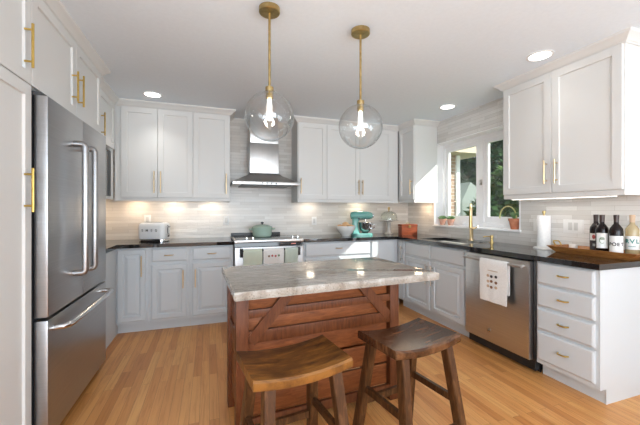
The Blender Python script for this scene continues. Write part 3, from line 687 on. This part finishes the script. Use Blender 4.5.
lamp('under_cabinet', 'AREA', (2.72, 1.865, 1.351), 1.2, (1, .93, .84), shape='RECTANGLE', size=.012, size_y=.8, direction=(0, 0, -1))
for x, y, e_, c in ((-.80, 4.17, 2.0, (1, .74, .50)), (-.40, 4.17, 1.6, (1, .83, .62)), (.02, 4.17, 1.4, (1, .84, .64)), (1.30, 4.17, 1.2, (1, .86, .68)), (2.05, 4.17, 1.5, (1, .82, .6)), (2.78, 3.82, 2.2, (1, .72, .46)), (-1.25, 4.1, 2.4, (1, .72, .46))):
    lamp('under_cabinet', 'AREA', (x, y, 1.39 if y > 3.7 else 1.37), e_*.62, c, shape='DISK', size=.10, direction=(0, 0, -1))

# ------------------------------------------------------------------ counter things, back wall
# toaster
tr = thing('toaster', 'white retro two-slice toaster with chrome base on the left counter', 'toaster', (-.575, 3.97, CT), R(-20))
def rrect(hx, hy, r, n=6):
    pts = []
    for cx_, cy_, a0 in ((hx-r, hy-r, 0), (-hx+r, hy-r, 90), (-hx+r, -hy+r, 180), (hx-r, -hy+r, 270)):
        for k in range(n+1): a = R(a0+90*k/n); pts.append((cx_+r*math.cos(a), cy_+r*math.sin(a)))
    return pts
def rings_rr(spec): return [[(x, y, z) for x, y in rrect(hx, hy, r)] for hx, hy, r, z in spec]
MB().loops(rings_rr([(.140, .090, .04, .032), (.146, .094, .045, .06), (.146, .094, .045, .165), (.138, .086, .045, .195), (.118, .066, .04, .208), (.10, .05, .03, .210)])).build('body', M['white'], tr, local=True, smooth=50)
MB().loops(rings_rr([(.136, .086, .04, .0), (.142, .090, .042, .006), (.142, .090, .042, .028), (.138, .088, .04, .034)])).build('base', M['chrome'], tr, local=True)
MB().box(-.10, .10, .012, .036, .205, .2115).box(-.10, .10, -.036, -.012, .205, .2115).build('slots', M['dark'], tr, local=True, smooth=0)
MB().box(.1455, .150, -.006, .006, .09, .18).build('lever_slot', M['dark'], tr, local=True, smooth=0)
MB().box(.148, .172, -.018, .018, .155, .172, .004).build('lever', M['chrome'], tr, local=True)
MB().lathe([(.022, -.146), (.022, -.158), (.016, -.162)], (0, 0, .07), 18, axis='x').build('dial', M['chrome'], tr, local=True)
for i, ch in enumerate('SMEG'):
    me_ = text('lettering', ch, .036, (0, 0, 0), Matrix.Identity(3), M['nickel'], tr, thick=.0012, bold=True)
    me_.data.transform(Matrix.LocRotScale(tr.location, tr.rotation_euler, None)); me_.data.transform(Matrix.LocRotScale(Vector((-.084+.050*i, -.0945, .125)), facing((0, -1, 0)).to_quaternion(), None))
# dutch oven
po = thing('dutch_oven', 'sage green lidded cooking pot on the range', 'pot', (.625, 4.04, .928))
MB().lathe([(.095, .928), (.108, .934), (.118, .96), (.121, 1.035), (.124, 1.040)], (.625, 4.04, 0), 32).build('pot_body', M['sage'], po)
MB().lathe([(.126, 1.041), (.126, 1.048), (.118, 1.056), (.08, 1.072), (.03, 1.082), (.015, 1.083)], (.625, 4.04, 0), 32).build('lid', M['sage'], po)
MB().lathe([(.009, 1.083), (.009, 1.09), (.019, 1.096), (.019, 1.108), (.012, 1.113)], (.625, 4.04, 0), 16).build('knob', M['black'], po)
for s_ in (-1, 1):
    MB().tube([(.625+s_*.118, 4.005, 1.022), (.625+s_*.150, 4.015, 1.026), (.625+s_*.158, 4.04, 1.028), (.625+s_*.150, 4.065, 1.026), (.625+s_*.118, 4.075, 1.022)], .008, 8).build('handle', M['sage'], po)
# fruit bowl with rolls
bw = thing('bowl', 'white ceramic bowl beside the stand mixer', 'bowl', (1.745, 4.0, CT))
MB().lathe([(.055, CT), (.058, CT+.012), (.095, CT+.045), (.122, CT+.09), (.131, CT+.135), (.127, CT+.136), (.117, CT+.092), (.088, CT+.05), (.03, CT+.022), (.001, CT+.02)], (1.745, 4.0, 0), 36).build('vessel', M['ceramic'], bw)
rolls = [(-.055, -.055, 'the near-left'), (.05, -.06, 'the near-right'), (.07, .035, 'the far-right'), (-.065, .045, 'the far-left'), (.0, .005, 'the topmost')]
for i, (dx, dy, nm) in enumerate(rolls):
    z = CT+.122+(.035 if i == 4 else 0)
    b_ = MB().sphere((1.745+dx, 4.0+dy, z), .043, 14, 10, (1.05, 1.0, .72)).build('bread_roll', M['bread'])
    tag(b_, 'small golden-brown roll in the white bowl, '+nm+' one', 'bread roll', 'rolls in the white bowl')
# stand mixer, head pointing right
mx = thing('stand_mixer', 'teal stand mixer with steel bowl on the back counter', 'mixer', (2.02, 4.07, CT), R(-14))
def ell_tube(mb, sts):   # stations (x, zc, hy, hz)
    rings = [[(x, hy*math.cos(2*math.pi*k/16), zc+hz*math.sin(2*math.pi*k/16)) for k in range(16)] for x, zc, hy, hz in sts]; return mb.loops(rings)
MB().loops([[(x*1.0, y, z) for x, y in rrect(.165, .105, .09)] for z in (0, .022)]+[[(x, y, .032) for x, y in rrect(.155, .096, .085)]]).build('base', M['teal'], mx, local=True, smooth=40)
mb = MB(); rings = [[(x-.105+sh, y, z) for x, y in rrect(a, b, .03)] for a, b, z, sh in ((.062, .07, .03, 0), (.05, .058, .10, -.003), (.045, .052, .18, 0), (.055, .058, .255, .01))]; mb.loops(rings).build('column', M['teal'], mx, local=True, smooth=50)
ell_tube(MB(), [(-.178, .30, .03, .03), (-.17, .30, .052, .05), (-.12, .303, .066, .064), (0, .305, .068, .066), (.10, .302, .064, .060), (.15, .298, .054, .050), (.168, .296, .035, .033), (.172, .296, .012, .012)]).build('head', M['teal'], mx, local=True, smooth=60)
MB().lathe([(.0275, -.168), (.0275, -.184), (.02, -.188)], (0, 0, .296), 16, axis='x').build('hub_cap', M['chrome'], mx, local=True)
ell_tube(MB(), [(-.168, .272, .054, .008), (.0, .262, .0685, .008), (.145, .268, .056, .008)]).build('trim_band', M['chrome'], mx, local=True)
MB().lathe([(.045, .032), (.05, .045), (.075, .065), (.098, .11), (.105, .19), (.108, .195), (.102, .19), (.095, .11), (.07, .07), (.001, .055)], (.055, 0, 0), 32).build('bowl', M['chrome'], mx, local=True)
MB().tube([(.055+.105*.7, -.105*.7, .17), (.055+.16*.7, -.16*.7, .17), (.055+.165*.7, -.165*.7, .12), (.055+.10*.7, -.10*.7, .10)], .008, 8).build('bowl_handle', M['chrome'], mx, local=True)
MB().tube([(.055, 0, .245), (.055, 0, .10)], [.016, .010], 10).build('beater_shaft', M['nickel'], mx, local=True)
MB().lathe([(.012, -.0), (.012, -.016)], (-.06, -.066, .255), 12, axis='y').build('lever_knob', M['black'], mx, local=True)
mx.scale = (.90,)*3
# glass-domed cake stand
ck = thing('cake_stand', 'pedestal cake stand with a clear glass dome in the back corner', 'cake stand', (2.49, 4.13, CT))
c = (2.49, 4.13, 0)
MB().lathe([(.075, CT), (.078, CT+.006), (.04, CT+.02), (.028, CT+.06), (.028, CT+.15), (.04, CT+.182), (.135, CT+.192), (.137, CT+.202), (.13, CT+.203)], c, 32).build('stand', mat('pale_grey_ceramic', (.50, .48, .45), .2), ck)
MB().lathe([(.118, CT+.2035), (.119, CT+.25), (.105, CT+.295), (.07, CT+.322), (.02, CT+.333), (.018, CT+.331), (.068, CT+.319), (.103, CT+.292), (.116, CT+.25), (.115, CT+.2035)], c, 32, False, False).build('dome', M['pane'], ck)
MB().lathe([(.006, CT+.332), (.008, CT+.345), (.016, CT+.36), (.018, CT+.378), (.012, CT+.392)], c, 16).build('knob', M['antique'], ck)
# wooden box
bx_ = thing('wooden_box', 'reddish-brown wooden box in the corner of the right counter', 'box', (2.635, 3.87, CT), R(-6))
MB().box(-.118, .118, -.055, .055, 0, .118, .003).build('box_body', M['boxwood'], bx_, local=True)
MB().box(-.121, .121, -.058, .058, .120, .150, .004).build('lid', M['boxwood'], bx_, local=True)
MB().box(-.018, .018, -.0615, -.0575, .10, .135, .001).build('clasp', M['antique'], bx_, local=True)
MB().tube([(-.025, 0, .150), (-.02, 0, .166), (.02, 0, .166), (.025, 0, .150)], .004, 8).build('handle', M['antique'], bx_, local=True)
# faucet and soap pump
fa = thing('faucet', 'brass pull-down kitchen faucet in front of the window', 'faucet', (2.85, 2.93, CT))
fx, fy = 2.85, 2.93
MB().lathe([(.030, CT), (.030, CT+.006), (.020, CT+.010), (.0195, CT+.12), (.023, CT+.125), (.023, CT+.15), (.018, CT+.155)], (fx, fy, 0), 20).build('body', M['champagne'], fa)
pts = [(fx, fy, CT+.15), (fx, fy, CT+.33)]
for k in range(1, 11): a = math.pi*k/10; q = .055*(1-math.cos(a)); pts.append((fx-q*.75, fy-q*.66, CT+.33+.085*math.sin(a)))
pts.append((fx-.11*.75, fy-.11*.66, CT+.28)); MB().tube(pts, .0115, 12).build('spout', M['champagne'], fa)
MB().tube([(fx-.0825, fy-.0726, CT+.285), (fx-.0825, fy-.0726, CT+.25), (fx-.0825, fy-.0726, CT+.15)], [.0135, .017, .018], 12).build('spray_head', M['antique'], fa)
MB().tube([(fx, fy-.018, CT+.135), (fx, fy-.06, CT+.142), (fx-.004, fy-.10, CT+.165)], [.011, .008, .006], 10).build('lever', M['champagne'], fa)
sp = thing('soap_dispenser', 'small brass soap pump on the counter beside the faucet', 'soap dispenser', (2.83, 2.63, CT))
MB().lathe([(.024, CT), (.024, CT+.006), (.014, CT+.010), (.013, CT+.045), (.018, CT+.05), (.018, CT+.075), (.012, CT+.08)], (2.83, 2.63, 0), 18).build('pump_body', M['antique'], sp)
MB().tube([(2.83, 2.63, CT+.066), (2.76, 2.655, CT+.066), (2.745, 2.66, CT+.058)], .0065, 8).build('nozzle', M['antique'], sp)
# sill plants
def succulent(label, x, y, s, m):
    p = thing('potted_succulent', label, 'potted plant', (x, y, WZ0), 0, 'succulents on the window sill')
    MB().lathe([(.032*s, WZ0), (.036*s, WZ0+.01), (.046*s, WZ0+.07*s), (.052*s, WZ0+.072*s), (.053*s, WZ0+.088*s), (.046*s, WZ0+.088*s), (.042*s, WZ0+.078*s), (.001, WZ0+.078*s)], (x, y, 0), 24).build('pot', m, p)
    mb = MB()
    for k in range(22):
        a = k*2.4; el = .35+1.1*k/22; ln = .075*s*(1-.25*k/22); d_ = Vector((math.cos(a)*math.cos(el), math.sin(a)*math.cos(el), math.sin(el))); o_ = Vector((x, y, WZ0+.08*s))
        mb.tube([o_, o_+d_*ln*.5, o_+d_*ln*.85, o_+d_*ln], [.006*s, .012*s, .008*s, .001], 6)
    mb.build('leaves', M['leafgreen'], p)
succulent('leftmost succulent in a pale terracotta pot on the window sill', 2.995, 3.585, .93, M['terrapale'])
succulent('second succulent in a terracotta pot, right of the leftmost one', 3.0, 3.435, .93, M['terrapale'])
p = thing('potted_plant', 'terracotta potted plant with an arching stem at the right of the sill', 'potted plant', (3.005, 2.505, WZ0))
x, y = 3.005, 2.505
MB().lathe([(.036, WZ0), (.052, WZ0+.085), (.058, WZ0+.087), (.059, WZ0+.112), (.051, WZ0+.112), (.047, WZ0+.10), (.001, WZ0+.10)], (x, y, 0), 24).build('pot', M['terracotta'], p)
mb = MB()
for k in range(14):
    a = k*2.4; d_ = Vector((math.cos(a)*.5, math.sin(a)*.5, .9)).normalized(); o_ = Vector((x, y, WZ0+.10)); mb.tube([o_, o_+d_*.04, o_+d_*.075, o_+d_*.09], [.005, .011, .008, .001], 6)
mb.build('leaves', M['leafgreen'], p)
pts = []
for k in range(15): a = R(-8+196*k/14); pts.append((x-.012, y+.07-.10*math.cos(a)*1.0, WZ0+.125+.115*math.sin(a)))
MB().tube([(x, y-.01, WZ0+.1)]+pts, .0065, 8).build('arching_stem', M['stem'], p)

# ------------------------------------------------------------------ right counter things
pt = thing('paper_towel_holder', 'white paper towel roll on a stand on the right counter', 'paper towel holder', (2.84, 2.075, CT))
MB().lathe([(.082, CT), (.082, CT+.010), (.076, CT+.014)], (2.84, 2.075, 0), 32).build('base', M['white'], pt)
MB().lathe([(.008, CT+.014), (.008, CT+.315), (.014, CT+.318), (.014, CT+.335), (.008, CT+.34)], (2.84, 2.075, 0), 14).build('post', M['antique'], pt)
MB().lathe([(.019, CT+.016), (.053, CT+.016), (.0535, CT+.02), (.0535, CT+.292), (.053, CT+.296), (.019, CT+.296)], (2.84, 2.075, 0), 36, False, False).build('paper_roll', M['paper'], pt)
ty = thing('serving_tray', 'boat-shaped wooden serving tray on the right counter', 'tray', (2.80, 1.63, CT))
cxy = (2.80, 1.63); zb = CT
rect = lambda hx, hy, z: [(cxy[0]-hx, cxy[1]-hy, z), (cxy[0]+hx, cxy[1]-hy, z), (cxy[0]+hx, cxy[1]+hy, z), (cxy[0]-hx, cxy[1]+hy, z)]
MB().loops([rect(.095, .245, zb), rect(.125, .305, zb+.050), rect(.115, .293, zb+.050), rect(.086, .236, zb+.010)]).build('tray_body', M['traywood'], ty, smooth=0)
for s_ in (-1, 1):
    yy = 1.63+s_*.288
    MB().tube([(2.765, yy, zb+.046), (2.765, yy+s_*.018, zb+.075), (2.775, yy+s_*.024, zb+.083), (2.825, yy+s_*.024, zb+.083), (2.835, yy+s_*.018, zb+.075), (2.835, yy, zb+.046)], .0052, 8).build('handle', M['brass'], ty)
ds = thing('candle_jar', 'small white jar in the wooden tray, left of the wine bottles', 'jar', (2.85, 1.86, zb+.010))
MB().lathe([(.026, zb+.0105), (.030, zb+.014), (.030, zb+.062), (.027, zb+.064), (.025, zb+.05), (.001, zb+.05)], (2.85, 1.835, 0), 20).build('jar_body', M['ceramic'], ds)
def bottle(label, x, y, glass, foil, neck=.0135):
    b = thing('wine_bottle', label, 'bottle', (x, y, zb+.0105), 0, 'bottles in the wooden tray'); z = zb+.0105
    MB().lathe([(.034, z), (.0385, z+.006), (.0385, z+.185), (.036, z+.202), (.024, z+.222), (neck+.001, z+.236), (neck, z+.262), (neck+.002, z+.285), (neck+.002, z+.292)], (x, y, 0), 28).build('glass', glass, b, smooth=50)
    MB().lathe([(neck+.0012, z+.246), (neck+.0014, z+.262), (neck+.003, z+.286), (neck+.003, z+.299), (.008, z+.3)], (x, y, 0), 20).build('foil', foil, b)
    return b
def paper(b, x, y, z0, z1, ang, half, m, r=.0389):
    mb = MB(); n_ = 14; rings = []
    for k in range(n_+1):
        a = ang-half+2*half*k/n_; rings.append([(x+math.cos(a)*rr_, y+math.sin(a)*rr_, z) for rr_, z in ((r-.0004, z0), (r+.0003, z0), (r+.0003, z1), (r-.0004, z1))])
    mb.loops(rings); return mb.build('paper_label', m, b)
def wrap_text(lb, x, y, z, ang, body, size, m, r=.0395, step=.8, sy=1.0):
    n_ = len(body); tot = [size*(.36 if ch in 'IJ1' else .72) for ch in body]; W = sum(tot); pos = -W/2
    for ch, wd in zip(body, tot):
        a = ang+(pos+wd/2)/r; pos += wd; nrm = (math.cos(a), math.sin(a), 0)
        text('lettering', ch, size, (x+nrm[0]*r, y+nrm[1]*r, z), facing(nrm), m, lb, thick=.0004, bold=True)
def cam_ang(x, y): return math.atan2(-y, -x)
zz = zb+.0105
x, y = 2.84, 1.664; b = bottle('dark wine bottle with red and black label, the leftmost bottle', x, y, M['wineglass'], M['foil']); a = cam_ang(x, y)
lb = paper(b, x, y, zz+.10, zz+.155, a, 1.1, M['label']); paper(b, x, y, zz+.03, zz+.099, a, 1.1, M['inkdark'])
mb = MB(); mb.sphere((x+math.cos(a-.35)*.0385, y+math.sin(a-.35)*.0385, zz+.128), .019, 14, 8, (.25, .6, .9)); mb.build('emblem', M['inkred'], lb)
wrap_text(lb, x, y, zz+.065, a-.3, 'II', .026, M['label'])
x, y = 2.757, 1.575; b = bottle('dark wine bottle with a green leaf drawing on white label', x, y, M['wineglass'], M['foil']); a = cam_ang(x, y)
lb = paper(b, x, y, zz+.055, zz+.165, a, .95, M['label'])
mb = MB(); pts = []
for k in range(15): t_ = R(30+280*k/14); q = a+.38*math.cos(t_); pts.append((x+math.cos(q)*.0396, y+math.sin(q)*.0396, zz+.112+.022*math.sin(t_)))
mb.tube(pts, .0018, 6)
for k in range(5): q = a-.3+.14*k; c_ = Vector((x+math.cos(q)*.0396, y+math.sin(q)*.0396, zz+.118)); mb.tube([c_, c_+Vector((0, 0, .012+.004*(k % 2)))], [.003, .0008], 6)
mb.build('leaf_drawing', M['inkgreen'], lb)
x, y = 2.757, 1.487; b = bottle('dark wine bottle with a large white POET label', x, y, M['wineglass'], M['foil']); a = cam_ang(x, y)
lb = paper(b, x, y, zz+.018, zz+.150, a, 1.25, M['label']); wrap_text(lb, x, y, zz+.090, a, 'POET', .033, M['inkdark'])
x, y = 2.84, 1.437; b = bottle('clear bottle of pale amber wine with teal lettering, the rightmost bottle', x, y, M['amber'], M['inktan']); a = cam_ang(x, y)
lb = paper(b, x, y, zz+.055, zz+.150, a, 1.2, M['label']); wrap_text(lb, x, y, zz+.113, a, 'RVL', .040, M['inkteal']); mb = MB()
for k in range(8): q = a-.5+.13*k; mb.sphere((x+math.cos(q)*.0393, y+math.sin(q)*.0393, zz+.078), .0022, 6, 4, (1, 1, 1.4))
mb.build('small_print', M['inkteal'], lb)

# ------------------------------------------------------------------ outlets
def plate(label, F, a, z, gang=1):
    o = thing('outlet', label, 'outlet', F.P(a, z, 0), 0, 'wall outlets'); mb = MB(); hw = .036*gang+(.01 if gang > 1 else 0); F.box(mb, a-hw, a+hw, z-.058, z+.058, 0, .006, .002); mb.build('cover_plate', M['white'], o)
    for k in range(gang):
        ac = a+(k-(gang-1)/2)*.046
        mb = MB(); F.box(mb, ac-.016, ac+.016, z-.033, z+.033, .006, .009, .001); mb.build('receptacle', M['receptacle'], o)
    return o
FW = Face('back', YB); FWR = Face('right', XR)
plate('white wall outlet behind the toaster', FW, -.70, 1.145); plate('white wall outlet left of the range, under the cabinets', FW, .205, 1.13); plate('white wall outlet right of the range', FW, 1.395, 1.11)
plate('white double wall outlet between paper towel and bottles', FWR, 1.89, 1.12, 2); plate('white double wall outlet behind the paper towel roll', FWR, 2.165, 1.12, 2)

# ------------------------------------------------------------------ outside the window
struct('floor_1', MB().box(3.3, 16, -4, 16, -.35, -.3), M['lawn'], smooth=0).name = 'ground'
def tree(label, x, y, h, rx, n, m, z0=-.3, cat='tree'):
    t_ = thing('garden_tree', label, cat, (x, y, z0), 0, 'trees outside the window')
    MB().tube([(x, y, z0), (x+.05, y, z0+h*.3), (x, y+.04, z0+h*.75)], [.10, .08, .03], 8).build('trunk', M['bark'], t_)
    verts, faces = [], []
    for i in range(n):
        u = random.uniform(-1, 1); th_ = random.uniform(0, 2*math.pi); rr_ = random.random()**.4
        c_ = Vector((rx*rr_*math.sqrt(1-u*u)*math.cos(th_), rx*rr_*math.sqrt(1-u*u)*math.sin(th_), z0+h*.55+h*.5*rr_*u)); c_ += Vector((x, y, 0))
        a = Vector((random.gauss(0, 1), random.gauss(0, 1), random.gauss(0, .6))).normalized(); b_ = a.orthogonal().normalized(); s_ = random.uniform(.08, .16); k = len(verts)
        verts += [c_-a*s_, c_+b_*s_*.45, c_+a*s_, c_-b_*s_*.45]; faces.append((k, k+1, k+2, k+3))
    me = bpy.data.meshes.new('foliage'); me.from_pydata([tuple(v-Vector((x, y, z0))) for v in verts], [], faces); me.materials.append(m)
    o = bpy.data.objects.new('foliage', me); COL.objects.link(o); o.parent = t_
tree('dark leafy tree seen through the left window pane', 10.4, 11.0, 5.6, 2.0, 8000, M['leaf1'])
tree('dark leafy tree seen through the right window pane', 8.6, 7.6, 4.8, 1.7, 7000, M['leaf1'])
tree('lighter green shrub low behind the right window pane', 6.95, 5.95, 2.6, .58, 1800, M['leaf2'], cat='shrub')
tree('small dark shrub low behind the left window pane', 5.5, 5.35, 1.8, .42, 900, M['leaf1'], cat='shrub')
nh = thing('outbuilding', 'tan brick outbuilding with beige eave outside the window', 'building', (4.4, 6.5, -.3))
MB().box(3.7, 4.93, 5.5, 8, -.3, 2.42).build('wall', M['brick'], nh, smooth=0)
MB().box(4.93, 5.02, 5.47, 8, -.3, 2.42).build('corner_board', M['trim'], nh, smooth=0)
MB().box(3.6, 5.45, 5.15, 8.2, 2.42, 2.56).build('eave', M['eave'], nh, smooth=0)
sh = thing('pale_block', 'small pale shed with pointed gable among the trees', 'block', (6.2, 6.1, -.3))  # plain pale block with a pointed top, not a known building
MB().loops([[(5.62, yq, -.3), (6.08, yq, -.3), (6.08, yq, 1.80), (5.86, yq, 1.93), (5.62, yq, 1.5)] for yq in (6.05, 6.5)]).build('wall', M['greygreen'], sh, smooth=0)
